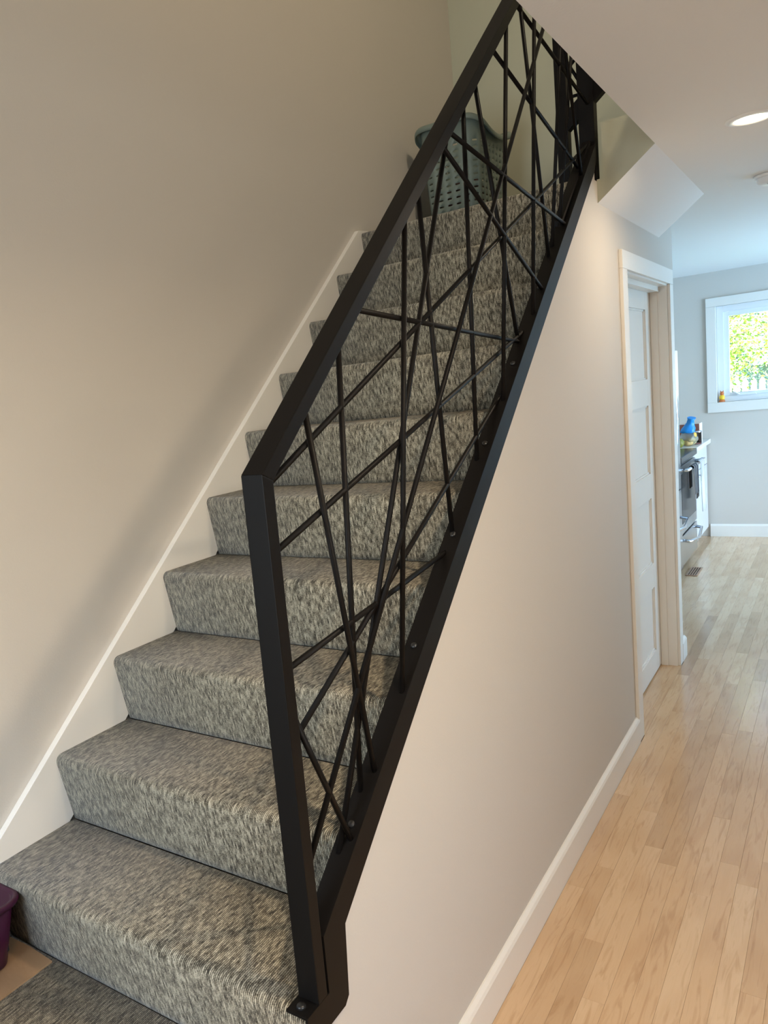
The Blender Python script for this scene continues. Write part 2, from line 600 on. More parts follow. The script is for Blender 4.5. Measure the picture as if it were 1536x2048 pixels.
# white skirt board with eased top edge
ct = .603
sk = MB().prism([(.034, .40), (.034, ct+SL*.034), (2.146, ct+SL*2.146), (2.23, 2.356), (2.23, 2.28), (2.0, 2.0)], 'x', XW+.0005, XL, bev=.0015)
from_world(sk.build('skirt_board', TRIM, stair))

# ------------------------------------------------------------------ main railing
XI, XE = -.035, .0087
RA, RS = 1.507, .836           # hand rail: z = RA + RS*y (top)
rail = empty('stair_railing', (-.012, .04, .58))
tag(rail, 'black metal stair railing with crossing rods, from post to newel', 'railing')
YT = 2.262
def part(mb, name, m, par): return from_world(mb.build(name, m, par))
yp0, yp1 = .0303, .0585
cyc = .6449
mt, mb_ = (yp0, RA+RS*yp0), (yp1, RA-.0365+RS*yp1)
part(MB().prism([(yp0, .5865), mt, mb_, (yp1, .5865)], 'x', XI, XE, bev=.0018), 'post', METAL, rail)
part(MB().prism([mt, (YT, RA+RS*YT), (YT, RA-.0365+RS*YT), mb_], 'x', XI, XE, bev=.0018), 'handrail', METAL, rail)
# cap over the wall: top flange, outer lip and foot plate cut from one angle
part(MB().prism([(.066, cyc+SL*.066), (2.225, cyc+SL*2.225), (2.225, cyc-.011+SL*2.225), (.066, cyc-.011+SL*.066)], 'x', XI, XE-.004, bev=.001),
     'cap_flange', METAL, rail)
part(MB().prism([(-.006, .525), (.112, .525), (.126, .538), (.137, .566+SL*.137), (2.2, .566+SL*2.2), (2.235, .600+SL*2.235), (2.235, cyc+SL*2.235),
                 (.0645, cyc+SL*.0645), (.0645, .5865), (-.006, .5865)], 'x', .0032, XE, bev=.0008), 'side_lip', METAL, rail)
part(MB().box(XI-.003, .0034, -.006, .060, .5812, .5865, bev=.001), 'foot_plate', METAL, rail)
fb = part(MB().lathe([(.0001, .0062), (.005, .006), (.008, .004), (.0095, .0), (.0001, 0)], (-.017, .012, .5865), 12), 'foot_bolt', BOLT, rail)
RODS = [
    (-0.005, (0.187, 1.632), (0.313, 0.894)), (-0.020, (0.348, 1.767), (0.277, 0.866)), (-0.020, (0.956, 2.275), (0.179, 0.786)),
    (-0.005, (2.255, 3.321), (0.054, 0.826)), (-0.005, (0.642, 2.013), (0.453, 1.008)), (-0.020, (0.747, 2.100), (0.801, 1.291)),
    (-0.020, (1.051, 2.354), (0.987, 1.442)), (-0.020, (1.132, 2.422), (1.358, 1.744)), (-0.005, (1.365, 2.617), (1.163, 1.586)),
    (-0.005, (1.647, 2.853), (1.458, 1.825)), (-0.020, (1.532, 2.757), (1.693, 2.016)), (-0.020, (1.477, 2.711), (2.255, 2.612)),
    (-0.020, (1.259, 2.529), (2.109, 2.355)), (-0.005, (0.907, 2.234), (1.836, 2.133)), (-0.005, (0.860, 2.195), (1.558, 1.907)),
    (-0.020, (0.398, 1.809), (1.364, 1.749)), (-0.020, (0.054, 1.498), (2.255, 2.474)), (-0.020, (0.054, 1.387), (1.398, 1.777)),
    (-0.020, (0.054, 1.185), (0.751, 1.250)), (-0.020, (0.054, 1.047), (1.176, 1.597)), (-0.005, (0.054, 1.130), (0.204, 0.806)),
    (-0.020, (2.096, 3.228), (1.734, 2.050)), (-0.005, (1.835, 3.010), (2.071, 2.324)), (-0.020, (2.255, 3.186), (1.823, 2.122))]
RR = .0058
for x, a, b in RODS:
    part(MB().tube([(x, *a), (x, *b)], RR, 12), 'rod', METAL, rail)
ang = math.atan(SL)
part(MB().prism([(1.825, cyc+SL*1.825), (2.232, cyc+SL*2.232), (2.232, cyc+.016+SL*2.232), (1.825, cyc+.016+SL*1.825)], 'x', XI-.004, -.010, bev=.001), 'newel_bracket', METAL, rail)
bolt_m = None
for y in (.223, .541, .789, 1.031, 1.281, 1.56):
    o = MB().lathe([(.0001, .0055), (.0045, .005), (.0072, .0032), (.008, 0), (.0001, 0)], (0, 0, 0), 10).build('cap_bolt', BOLT, rail)
    o.matrix_parent_inverse = Matrix.Translation(-rail.location)
    o.location = (-.013, y, cyc+SL*y)
    o.rotation_euler = (ang, 0, 0)

# ------------------------------------------------------------------ railing of the upper flight
up = empty('landing_railing', (-.05, 2.30, ZL))
tag(up, 'black metal railing of the upper flight with square newel posts', 'railing')
part(MB().box(-.137, -.096, 2.268, 2.312, ZL+.0005, 3.42, bev=.002), 'newel_post', METAL, up)
part(MB().box(-.057, -.0015, 2.2665, 2.316, ZL+.0005, 3.44, bev=.002), 'newel_post', METAL, up)
pl = lambda x: 2.578+.80*(x+.096)
part(MB().prism([(-.098, pl(-.098)-.036), (.70, pl(.70)-.036), (.70, pl(.70)+.036), (-.098, pl(-.098)+.036)], 'y', 2.272, 2.309, bev=.0015), 'base_plate', METAL, up)
hr = lambda x: 3.38+.80*x
part(MB().prism([(-.137, hr(-.137)), (.70, hr(.70)), (.70, hr(.70)+.036), (-.137, hr(-.137)+.036)], 'y', 2.268, 2.312, bev=.002), 'handrail', METAL, up)
for a, b in (((-.10, 2.662), (-.05, 2.662)), ((-.10, 2.80), (-.05, 2.70)), ((-.10, 2.755), (-.05, 2.80)), ((-.10, 3.0), (-.05, 3.12)),
             ((-.01, 2.718), (.04, 2.655)), ((.0, 3.0), (.18, 2.80)), ((.12, 2.74), (.2, 3.5)), ((.3, 2.9), (.33, 3.6)), ((.02, 3.2), (.5, 3.1)), ((.45, 3.0), (.62, 3.8))):
    part(MB().tube([(a[0], 2.29, a[1]), (b[0], 2.29, b[1])], RR, 10), 'rod', METAL, up)

# ------------------------------------------------------------------ closet door, jamb and casing
d1 = empty('door_1', (-.1, (DY0+DY1)/2, 0))
struct(d1, 'white panelled closet door set in a white casing', 'door')
DXF = -.081
panels = [(.125, .475), (.605, .955), (1.085, 1.44), (1.575, 1.925)]
dy0, dy1 = DY0+.018, DY1-.018
st = .115
leaf = MB()
leaf.box(DXF-.036, DXF-.012, dy0, dy1, .008, 2.035)
o = part(leaf, 'door_panel_back', TRIM, d1)
for ya in (dy0, dy1-st):
    part(MB().box(DXF-.036, DXF, ya, ya+st, .008, 2.035, bev=.0012), 'stile', TRIM, d1)
edges = [.008] + [v for p in panels for v in p] + [2.035]
for a, b in zip(edges[0::2], edges[1::2]):
    part(MB().box(DXF-.036, DXF-.0002, dy0+st, dy1-st, a, b, bev=.0012), 'rail', TRIM, d1)
for a, b in panels:
    q = MB()
    for yy0, yy1, zz0, zz1 in ((dy0+st, dy0+st+.009, a, b), (dy1-st-.009, dy1-st, a, b)):
        q.box(DXF-.0125, DXF-.007, yy0, yy1, zz0, zz1, bev=.001)
    q.box(DXF-.0125, DXF-.007, dy0+st, dy1-st, a, a+.009, bev=.001); q.box(DXF-.0125, DXF-.007, dy0+st, dy1-st, b-.009, b, bev=.001)
    part(q, 'panel_moulding', TRIM, d1)
for ya in (DY0-.002, DY1-.016):
    part(MB().box(-.13, .0005, ya, ya+.018, 0, 2.05), 'jamb', TRIM, d1)
part(MB().box(-.13, .0005, DY0+.016, DY1-.016, 2.036, 2.052), 'head_jamb', TRIM, d1)
stp = MB()
stp.box(DXF, DXF+.012, DY0+.016, DY0+.03, 0, 2.036, bev=.001)
stp.box(DXF+.001, DXF+.036, DY1-.0235, DY1-.016, 0, 2.036, bev=.001)
stp.box(DXF+.001, DXF+.045, DY0+.016, DY1-.016, 2.012, 2.036, bev=.001)
part(stp, 'door_stop', TRIM, d1)
cas = MB()
cw = .085
part(MB().box(  .0004, .0145, DY0+.006-cw, DY0+.006, 0, 2.044, bev=.002), 'casing', TRIM, d1)
part(MB().box(  .0004, .0145, DY1-.006, DY1-.006+cw, 0, 2.044, bev=.002), 'casing', TRIM, d1)
part(MB().box(.0004, .015, DY0+.006-cw, DY1-.006+cw, 2.0445, 2.118, bev=.002), 'casing', TRIM, d1)
struct(MB().box(-.16, -.131, DY0-.1, DY1+.1, 0, 2.13).build('wall_closet_inside', DARK), 'dark closet interior', 'wall')

# ------------------------------------------------------------------ kitchen window
w1 = empty('window_1', ((WX0+WX1)/2, YK, WZ0))
struct(w1, 'white awning window over the kitchen wall with garden view', 'window')
cs = .075
part(MB().box(WX0-cs, WX1+cs, YK-.020, YK-.0005, WZ1-.002, WZ1+cs, bev=.002), 'casing', TRIM, w1)
part(MB().box(WX0-cs, WX1+cs, YK-.020, YK-.0005, WZ0-.088, WZ0+.002, bev=.002), 'casing', TRIM, w1)
for xa in (WX0-cs, WX1-.002):
    part(MB().box(xa, xa+cs+.002, YK-.0198, YK-.0005, WZ0+.0025, WZ1-.0025, bev=.002), 'casing', TRIM, w1)
fw, s2 = .055, .042
f1 = MB()
f1.box(WX0+.001, WX0+fw, YK+.05, YK+.12, WZ0+.001, WZ1-.001, bev=.002); f1.box(WX1-fw, WX1-.001, YK+.05, YK+.12, WZ0+.001, WZ1-.001, bev=.002)
f1.box(WX0+fw, WX1-fw, YK+.05, YK+.12, WZ0+.001, WZ0+.05, bev=.002); f1.box(WX0+fw, WX1-fw, YK+.05, YK+.12, WZ1-fw, WZ1-.001, bev=.002)
part(f1, 'window_frame', VINYL, w1)
sx0, sx1, sz0, sz1 = WX0+fw, WX1-fw, WZ0+.05, WZ1-fw
s1 = MB()
s1.box(sx0, sx0+s2, YK+.065, YK+.11, sz0, sz1, bev=.003); s1.box(sx1-s2, sx1, YK+.065, YK+.11, sz0, sz1, bev=.003)
s1.box(sx0+s2, sx1-s2, YK+.065, YK+.11, sz0, sz0+.03, bev=.003); s1.box(sx0+s2, sx1-s2, YK+.065, YK+.11, sz1-s2, sz1, bev=.003)
part(s1, 'sash', VINYL, w1)
part(MB().box(sx0+s2-.005, sx1-s2+.005, YK+.085, YK+.091, sz0+.025, sz1-s2+.005), 'pane', GLASS, w1)
ck = MB()
ck.prism([(-.075, 1.298), (.085, 1.298), (.07, 1.318), (-.05, 1.322)], 'y', YK+.03, YK+.0495, bev=.003)
part(ck, 'crank_housing', VINYL, w1)
part(MB().tube([(-.05, YK+.03, 1.312), (-.075, YK+.012, 1.325), (-.105, YK+.012, 1.335)], .006, 8), 'crank_handle', VINYL, w1)
# glazing in the openings outside the view
for i, (nm, bxs) in enumerate((('window_2', (2.94, 2.946, LY0, LY1, LZ0, LZ1)), ('door_2', (2.94, 2.946, PY0, PY1, 0.0, PZ1)), ('window_3', (EX0, EX1, -2.452, -2.446, EZ0, EZ1)))):
    e = empty(nm, ((bxs[0]+bxs[1])/2, (bxs[2]+bxs[3])/2, bxs[4]))
    struct(e, ('living room window in the outer wall', 'glazed patio door of the kitchen', 'entry glazing above the lower landing')[i], ('window', 'door', 'window')[i])
    part(MB().box(*bxs), 'pane', GLASS, e)
    f = MB()
    x0, x1, y0, y1, z0, z1 = bxs
    if i < 2:
        for a, b in ((y0, y0+.06), (y1-.06, y1), ((y0+y1)/2-.03, (y0+y1)/2+.03)): f.box(x0-.025, x1+.025, a, b, z0, z1)
        f.box(x0-.025, x1+.025, y0+.06, y1-.06, z1-.06, z1); f.box(x0-.025, x1+.025, y0+.06, y1-.06, z0, z0+.08)
    else:
        for a, b in ((x0, x0+.06), (x1-.06, x1)): f.box(a, b, y0-.025, y1+.025, z0, z1)
        f.box(x0+.06, x1-.06, y0-.025, y1+.025, z1-.06, z1); f.box(x0+.06, x1-.06, y0-.025, y1+.025, z0, z0+.06)
    part(f, 'frame', VINYL, e)

# ------------------------------------------------------------------ ceiling fixtures
def downlight(name, x, y, power, label):
    e = empty(name, (x, y, ZC))
    tag(e, label, 'ceiling light', 'recessed downlights')
    part(MB().lathe([(.052, -.0005), (.055, -.006), (.066, -.0055), (.078, -.002), (.079, 0)], (x, y, ZC), 40), 'trim_ring', WHITE, e)
    part(MB().lathe([(.0001, -.0025), (.054, -.0025), (.054, -.0005)], (x, y, ZC), 40), 'lens', LAMPM, e)
    l = add_light(name+'_bulb', 'AREA', (x, y, ZC-.008), (0, 0, -1), power, (1.0, .80, .57), .10)
    l.data.spread = math.radians(165)
    return e
downlight('recessed_downlight', .493, 2.262, 10, 'lit recessed ceiling downlight in the hall ceiling')
downlight('recessed_downlight', .95, .20, 25, 'recessed downlight over the near end of the hall')
downlight('recessed_downlight', .95, -1.5, 20, 'recessed downlight over the entry end of the hall')
sm = empty('smoke_alarm', (.488, 3.31, ZC))
tag(sm, 'round white smoke alarm fixed to the hall ceiling', 'smoke alarm')
part(MB().lathe([(.0001, 0), (.078, 0), (.08, -.006), (.078, -.012), (.068, -.013)], (.488, 3.31, ZC-.0005), 36), 'base_ring', WHITE, sm)
part(MB().lathe([(.068, -.0135), (.068, -.026), (.062, -.034), (.050, -.040), (.0001, -.042)], (.488, 3.31, ZC-.0005), 36), 'cover', WHITE, sm)
part(MB().lathe([(.0001, -.0445), (.012, -.044), (.013, -.042)], (.475, 3.28, ZC-.0005), 14), 'test_button', mat('alarm_button', (.45, .47, .48), .4), sm)
# upper hall lamp
e = empty('upper_ceiling_lamp', (1.3, 1.2, 5.0))
tag(e, 'flush dome lamp on the upper floor ceiling', 'ceiling light')
part(MB().lathe([(.15, 0), (.15, -.03), (.12, -.07), (.0001, -.10)], (1.3, 1.2, 4.9995), 30), 'dome', LAMPM, e)
add_light('upper_lamp_bulb', 'AREA', (1.3, 1.2, 4.88), (0, 0, -1), 50, (1.0, .84, .62), .3)

# ------------------------------------------------------------------ laundry hamper on the landing
hx, hy, hz = -.742, 2.885, ZL
ham = empty('laundry_hamper', (hx, hy, hz))
tag(ham, 'sage green slotted plastic laundry hamper on the carpeted top landing', 'laundry basket')
def rr_path(w, d, r, n=8):
    pts = []
    for cx, cy, a0 in ((w-r, d-r, 0), (-w+r, d-r, 90), (-w+r, -d+r, 180), (w-r, -d+r, 270)):
        for i in range(n+1):
            a = math.radians(a0+90*i/n)
            pts.append((cx+r*math.cos(a), cy+r*math.sin(a)))
    return pts
HH = .505
def ham_xy(t):           # half sizes at relative height t
    return .125+.022*t, .185+.028*t
def resample(P, n):
    L = [0]
    for i in range(len(P)):
        a, b = P[i], P[(i+1) % len(P)]
        L.append(L[-1]+math.hypot(b[0]-a[0], b[1]-a[1]))
    out = []
    for k in range(n):
        s = L[-1]*k/n
        for i in range(len(P)):
            if L[i+1] >= s:
                u = (s-L[i])/max(1e-9, L[i+1]-L[i]); a, b = P[i], P[(i+1) % len(P)]
                out.append((a[0]+(b[0]-a[0])*u, a[1]+(b[1]-a[1])*u)); break
    return out
NU = 112
def ham_ring(t, off=0):
    w, d = ham_xy(t)
    return resample(rr_path(w+off, d+off, .055+off), NU)
def rim_drop(p, t):      # the rim dips for the handles on the two long sides
    w, d = ham_xy(1)
    yy = abs(p[1])/d
    sside = max(0, min(1, (abs(p[0])/w-.62)/.36))
    dip = .062*(1-min(1, yy)**1.7)
    return dip*sside
bm = bmesh.new()
# rows of heights: solid bands and slotted bands
hs = [0, .03]
h = .05
slot_rows = []
while h < .40:
    hs += [h, h+.0072]; slot_rows.append(len(hs)-2); h += .0285
hs += [.43, .47, HH]
grid = []
for z in hs:
    t = z/HH
    ring = ham_ring(t)
    grid.append([bm.verts.new((hx+p[0], hy+p[1], hz+.001+z-(rim_drop(p, t) if z > .40 else 0)*(1 if z == HH else .55 if z > .45 else .2))) for p in ring])
for i in range(len(hs)-1):
    for k in range(NU):
        if i in slot_rows and k % 4 in (1, 2):
            continue
        f = bm.faces.new((grid[i][k], grid[i][(k+1) % NU], grid[i+1][(k+1) % NU], grid[i+1][k]))
        f.smooth = True
bm.faces.new(grid[0][::-1])
b = MB(); b.bm.free(); b.bm = bm
body = b.build('body', SAGE, ham)
sm_ = body.modifiers.new('thickness', 'SOLIDIFY'); sm_.thickness = .0028; sm_.offset = -1
from_world(body)
# flared rolled rim
bm = bmesh.new()
secs = [(0, 0), (.010, .004), (.022, .003), (.028, -.006), (.028, -.024), (.025, -.024), (.024, -.008), (.012, -.002), (0, -.004)]
rings = []
base_ring = ham_ring(1)
for off, dz in secs:
    rg = ham_ring(1, off)
    rings.append([bm.verts.new((hx+p[0], hy+p[1], hz+.001+HH+dz-rim_drop(q, 1))) for p, q in zip(rg, base_ring)])
for a, c in zip(rings, rings[1:]+rings[:1]):
    for k in range(NU):
        f = bm.faces.new((a[k], a[(k+1) % NU], c[(k+1) % NU], c[k])); f.smooth = True
bmesh.ops.recalc_face_normals(bm, faces=bm.faces)
b = MB(); b.bm.free(); b.bm = bm
part(b, 'rim', SAGE, ham)
# laundry heaped inside
bm = bmesh.new()
bmesh.ops.create_icosphere(bm, subdivisions=4, radius=1)
rn = random.Random(3)
from mathutils import noise as mnoise
for v in bm.verts:
    n = mnoise.noise(v.co*2.3)*.18 + mnoise.noise(v.co*5)*.08
    c = v.co*(1+n)
    v.co = Vector((hx+max(-.095, min(.095, c.x*.1)), hy+max(-.15, min(.15, c.y*.16)), hz+.012+max(0, (c.z+1)*.14)))
b = MB(); b.bm.free(); b.bm = bm
o = b.build('laundry_pile', mat('laundry_cloth', (.22, .12, .11), .9, bump=(40, .5)), None, smooth=True)
tag(o, 'heap of dark red laundry inside the green hamper', 'laundry')

# ------------------------------------------------------------------ purple tub and cardboard on the entry landing
tub = empty('plastic_tub', (-1.02, -.16, ZLOW+.006))
tag(tub, 'purple rectangular plastic tub standing on cardboard at the stair foot', 'tub')
tx, ty, tz, th = -.998, -.170, ZLOW+.006, .168
def tub_shell(name, secs, n=10):
    bm = bmesh.new(); rg = []
    for w, d, r, z in secs:
        rg.append([bm.verts.new((tx+p[0], ty+p[1], tz+z)) for p in rr_path(w, d, r, n)])
    for a, c in zip(rg, rg[1:]):
        m_ = len(a)
        for k in range(m_):
            f = bm.faces.new((a[k], a[(k+1) % m_], c[(k+1) % m_], c[k])); f.smooth = True
    return bm, rg
bm, rg = tub_shell('b', [(.145, .130, .03, 0), (.150, .135, .03, .004), (.178, .160, .032, th), (.174, .156, .030, th), (.146, .131, .028, .006)])
bm.faces.new(rg[0][::-1]); bm.faces.new(rg[-1])
bmesh.ops.recalc_face_normals(bm, faces=bm.faces)
b = MB(); b.bm.free(); b.bm = bm
part(b, 'body', PURPLE, tub)
bm, rg = tub_shell('r', [(.177, .159, .032, th-.010), (.187, .169, .040, th-.011), (.191, .173, .042, th-.004), (.189, .171, .041, th+.003), (.182, .164, .036, th+.004), (.1745, .1565, .031, th-.001), (.177, .159, .032, th-.010)])
bmesh.ops.recalc_face_normals(bm, faces=bm.faces)
b = MB(); b.bm.free(); b.bm = bm
part(b, 'rim', PURPLE, tub)
# soil-dark contents
bm = bmesh.new()
bmesh.ops.create_grid(bm, x_segments=24, y_segments=24, size=1)
for v in bm.verts:
    x, y = v.co.x*.150, v.co.y*.132
    v.co = Vector((tx+x, ty+y, tz+.055+.02*mnoise.noise(Vector((x*18, y*18, 0)))))
bmesh.ops.solidify(bm, geom=bm.faces[:], thickness=.02)
b = MB(); b.bm.free(); b.bm = bm
o = b.build('tub_contents', mat('dark_cloth', (.035, .035, .04), .9), None, smooth=True)
tag(o, 'dark grey bundle lying inside the purple tub', 'cloth')
cb = MB().prism([(-.772, -.125), (-.768, .018), (-.86, .024), (-.948, .022), (-.968, .012), (-1.28, .012), (-1.28, -.42), (-.79, -.42)], 'z', ZLOW+.0006, ZLOW+.0052, bev=.0004)
o = cb.build('cardboard_sheet', CARD)
tag(o, 'flat brown cardboard sheet under the purple tub', 'cardboard')

def sub(mb, name, m, par):
    o = mb.build(name, m, par)
    return o

# ------------------------------------------------------------------ kitchen units
fr_ = empty('refrigerator', (-.56, 5.17, 0))
tag(fr_, 'stainless bottom-freezer refrigerator beside the range', 'refrigerator')
FX = -.278
FY0, FY1 = 4.74, 5.63
part(MB().box(-.93, FX-.062, FY0, FY1, .03, 1.74, bev=.004), 'cabinet', mat('fridge_side', (.33, .34, .35), .4, metal=.4), fr_)
fdoor = part(MB().box(FX-.06, FX, FY0+.004, FY1-.004, .70, 1.735, bev=.010), 'door', STEEL, fr_)
fdrw = part(MB().box(FX-.06, FX, FY0+.004, FY1-.004, .075, .692, bev=.010), 'freezer_drawer', STEEL, fr_)
part(MB().box(-.9, FX-.07, FY0+.01, FY1-.01, .0, .03), 'kick_plate', DARK, fr_)
sub(MB().tube([(FX, FY0+.12, .49), (FX+.045, FY0+.13, .487), (FX+.082, (FY0+FY1)/2, .475), (FX+.062, FY1-.14, .487), (FX, FY1-.12, .492)], .011, 10), 'freezer_handle', CHROME, fdrw)
sub(MB().tube([(FX, FY0+.5, .85), (FX+.03, FY0+.5, .87), (FX+.042, FY0+.5, 1.25), (FX+.03, FY0+.5, 1.63), (FX, FY0+.5, 1.66)], .011, 10), 'door_handle', CHROME, fdoor)

RG0, RG1, RX = 5.65, 6.41, -.29
rg_ = empty('kitchen_range', (-.62, 6.03, 0))
tag(rg_, 'stainless slide-in range with black glass cooktop and bar handles', 'stove')
part(MB().box(-.93, RX-.05, RG0, RG1, .05, .875, bev=.003), 'body', mat('range_side', (.10, .10, .105), .4), rg_)
part(MB().box(-.935, RX+.012, RG0-.002, RG1+.002, .876, .925, bev=.006), 'cooktop', BLACKGLASS, rg_)
part(MB().prism([(RX-.05, .855), (RX-.012, .855), (RX-.008, .8755), (RX-.05, .8755)], 'y', RG0+.002, RG1-.002, bev=.002), 'control_panel', STEEL, rg_)
odoor = part(MB().box(RX-.048, RX, RG0+.004, RG1-.004, .32, .850, bev=.006), 'oven_door', STEEL, rg_)
sub(MB().box(RX-.002, RX+.0025, RG0+.05, RG1-.05, .40, .79, bev=.002), 'oven_glass', BLACKGLASS, odoor)
odrw = part(MB().box(RX-.048, RX, RG0+.004, RG1-.004, .07, .305, bev=.006), 'drawer', STEEL, rg_)
part(MB().box(-.9, RX-.06, RG0+.01, RG1-.01, 0, .05), 'plinth', DARK, rg_)
sub(MB().tube([(RX, RG0+.04, .822), (RX+.05, RG0+.05, .826), (RX+.058, (RG0+RG1)/2, .828), (RX+.05, RG1-.05, .826), (RX, RG1-.04, .822)], .014, 10), 'door_handle', CHROME, odoor)
sub(MB().tube([(RX, RG0+.07, .268), (RX+.045, RG0+.08, .262), (RX+.068, (RG0+RG1)/2, .235), (RX+.045, RG1-.08, .262), (RX, RG1-.07, .268)], .012, 10), 'drawer_handle', CHROME, odrw)
burner = mat('burner_mark', (.09, .09, .09), .15)
for bx, by in ((-.72, 5.84), (-.72, 6.22), (-.46, 5.84), (-.46, 6.22)):
    part(MB().lathe([(.085, .0), (.085, .0006), (.078, .0006), (.078, 0)], (bx, by, .9251), 28), 'burner_ring', burner, rg_)
def towel(name, y0, y1, zlow_f, zlow_b, m, label):
    rows = []
    n = 9
    xf, zt = RX+.058, .845
    path = [(xf-.024, zlow_b)] + [(xf-.024, zlow_b+(zt-.02-zlow_b)*t) for t in (.33, .66, 1)]
    path += [(xf-.02+.02*(1-math.cos(a)), zt-.016+.02*math.sin(a)) for a in [PI*.25, PI*.5, PI*.75]]
    path += [(xf+.019+.004*t, zt-.02-(zt-.02-zlow_f)*t) for t in (0, .25, .5, .75, 1)]
    for x, z in path:
        k = max(0, (zt-z)/.4)
        rows.append([(x+.007*k*math.sin(j*1.9), y0+(y1-y0)*(j/(n-1))*(1-.12*k)+.012*k, z+.006*math.sin(j)*k) for j in range(n)])
    o = MB().sheet(rows, .003).build(name, m)
    tag(o, label, 'towel')
towel('dish_towel', 6.12, 6.30, .43, .53, stripe_material('towel_striped', (.62, .64, .68), (.22, .23, .26), 16), 'long grey and white dish towel hung on the range handle')
towel('dish_towel', 5.80, 5.97, .62, .66, stripe_material('towel_dark', (.018, .018, .02), (.16, .15, .15), 12), 'short black and grey dish towel hung on the range handle')

cbn = empty('base_cabinet', (-.62, 6.84, 0))
tag(cbn, 'white base cabinet between the range and end wall', 'cabinet')
CX = -.315
part(MB().box(-.93, CX-.02, 6.425, YK-.022, .09, .881, bev=.001), 'carcass', CABINET, cbn)
part(MB().box(-.90, CX-.08, 6.43, YK-.03, 0, .09), 'toe_kick', CABINET, cbn)
dr = part(MB().box(CX-.019, CX, 6.43, YK-.03, .70, .878, bev=.002), 'drawer_front', CABINET, cbn)
dd = part(MB().box(CX-.019, CX, 6.43, YK-.03, .095, .694, bev=.002), 'door', CABINET, cbn)
sub(MB().tube([(CX, 6.60, .655), (CX+.028, 6.605, .655), (CX+.028, 6.70, .655), (CX, 6.705, .655)], .005, 8), 'handle', CHROME, dd)
sub(MB().tube([(CX, 6.78, .785), (CX+.028, 6.785, .785), (CX+.028, 6.90, .785), (CX, 6.905, .785)], .005, 8), 'handle', CHROME, dr)
ct_ = MB().box(-.935, CX+.03, 6.417, YK-.001, .883, .921, bev=.003).build('countertop', COUNTER)
tag(ct_, 'white stone countertop over the base cabinet', 'countertop')

# things on the counter
CT = .9215
bag = empty('bread_bag', (-.375, 6.66, CT))
tag(bag, 'clear bag of rolls with blue printed top on the counter', 'bag')
def blob(name, c, r, m, parent=None, amp=.15, seed=0, zmin=None):
    bm = bmesh.new(); bmesh.ops.create_icosphere(bm, subdivisions=3, radius=1)
    for v in bm.verts:
        n = 1+amp*mnoise.noise(v.co*2+Vector((seed, 0, 0)))
        v.co = Vector((c[0]+v.co.x*r[0]*n, c[1]+v.co.y*r[1]*n, max(c[2]+v.co.z*r[2]*n, zmin if zmin is not None else -9)))
    b = MB(); b.bm.free(); b.bm = bm
    o = b.build(name, m, parent, smooth=True)
    return from_world(o) if parent else o
BAGM = glass_material('clear_bag', (.95, .96, .95))
_n, _l = BAGM.node_tree.nodes, BAGM.node_tree.links
_d = _n.new('ShaderNodeBsdfTranslucent'); _d.inputs[0].default_value = (.8, .82, .8, 1)
_m = _n.new('ShaderNodeMixShader'); _m.inputs[0].default_value = .35
_src = _n['Material Output'].inputs[0].links[0].from_socket
_l.new(_src, _m.inputs[1]); _l.new(_d.outputs[0], _m.inputs[2]); _l.new(_m.outputs[0], _n['Material Output'].inputs[0])
blob('clear_bag', (-.375, 6.66, CT+.07), (.066, .075, .072), BAGM, bag, .22, 5, CT+.001)
blob('bread_roll', (-.375, 6.63, CT+.035), (.042, .05, .033), mat('roll_crust', (.62, .42, .17), .7), bag, .1, 1)
blob('bread_roll', (-.36, 6.70, CT+.036), (.042, .05, .034), mat('roll_pale', (.60, .50, .26), .7), bag, .1, 2)
bt = MB().tube([(-.385, 6.66, CT+.108), (-.378, 6.66, CT+.135), (-.366, 6.66, CT+.165), (-.358, 6.66, CT+.195), (-.350, 6.655, CT+.225), (-.346, 6.65, CT+.242)], [.056, .052, .044, .030, .026, .034], 18)
for v in bt.bm.verts:
    v.co.x += .010*mnoise.noise(v.co*38); v.co.y += .016*mnoise.noise(v.co*31+Vector((3, 0, 0)))
part(bt, 'blue_top', mat('bag_blue', (.01, .25, .66), .35), bag)
part(MB().lathe([(.0001, .003), (.020, .002), (.022, 0)], (0, 0, 0), 14), 'yellow_sticker', mat('bag_yellow', (.75, .45, .06), .4), bag)
st_ = bag.children[-1]
st_.location = (-.318, 6.625, CT+.098); st_.rotation_euler = (0, 1.35, -.35)
fm = mat('pear_green', (.22, .21, .035), .5)
for i, (x, y, r) in enumerate(((-.43, 6.53, .040), (-.51, 6.58, .042), (-.47, 6.475, .036))):
    o = blob('pear', (x, y, CT+r*.97), (r, r, r*1.08), fm, None, .10, i*3, CT+.0005)
    tag(o, ('ripe yellow-green pear beside the clear bread bag', 'yellow-green pear behind the bread bag next to the box', 'yellow-green pear closest to the range behind others')[i], 'pear', 'pears on the counter')
bx = empty('cardboard_box', (-.46, 6.93, CT))
tag(bx, 'pale open food box standing on the counter by the wall', 'box')
bm_ = MB()
boxm = mat('pale_box', (.70, .60, .53), .7)
part(MB().box(-.60, -.317, 6.85, 7.02, CT+.0005, CT+.175, bev=.002), 'carton', boxm, bx)
part(MB().box(-.60, -.317, 6.845, 6.8495, CT+.05, CT+.173), 'printed_panel', mat('box_print', (.25, .08, .05), .6), bx)
cup = empty('glass_jar', (-.33, 6.785, CT))
tag(cup, 'clear glass jar with pink contents beside the bread bag', 'jar')
part(MB().lathe([(.0001, .001), (.036, .001), (.038, .01), (.038, .10), (.040, .105), (.036, .105), (.035, .012), (.0001, .006)], (-.33, 6.785, CT), 24), 'glass', CUPGLASS, cup)
part(MB().lathe([(.0001, .0065), (.0335, .0065), (.0335, .036), (.0001, .038)], (-.33, 6.785, CT), 20), 'contents', mat('pink_sweets', (.70, .22, .20), .5), cup)
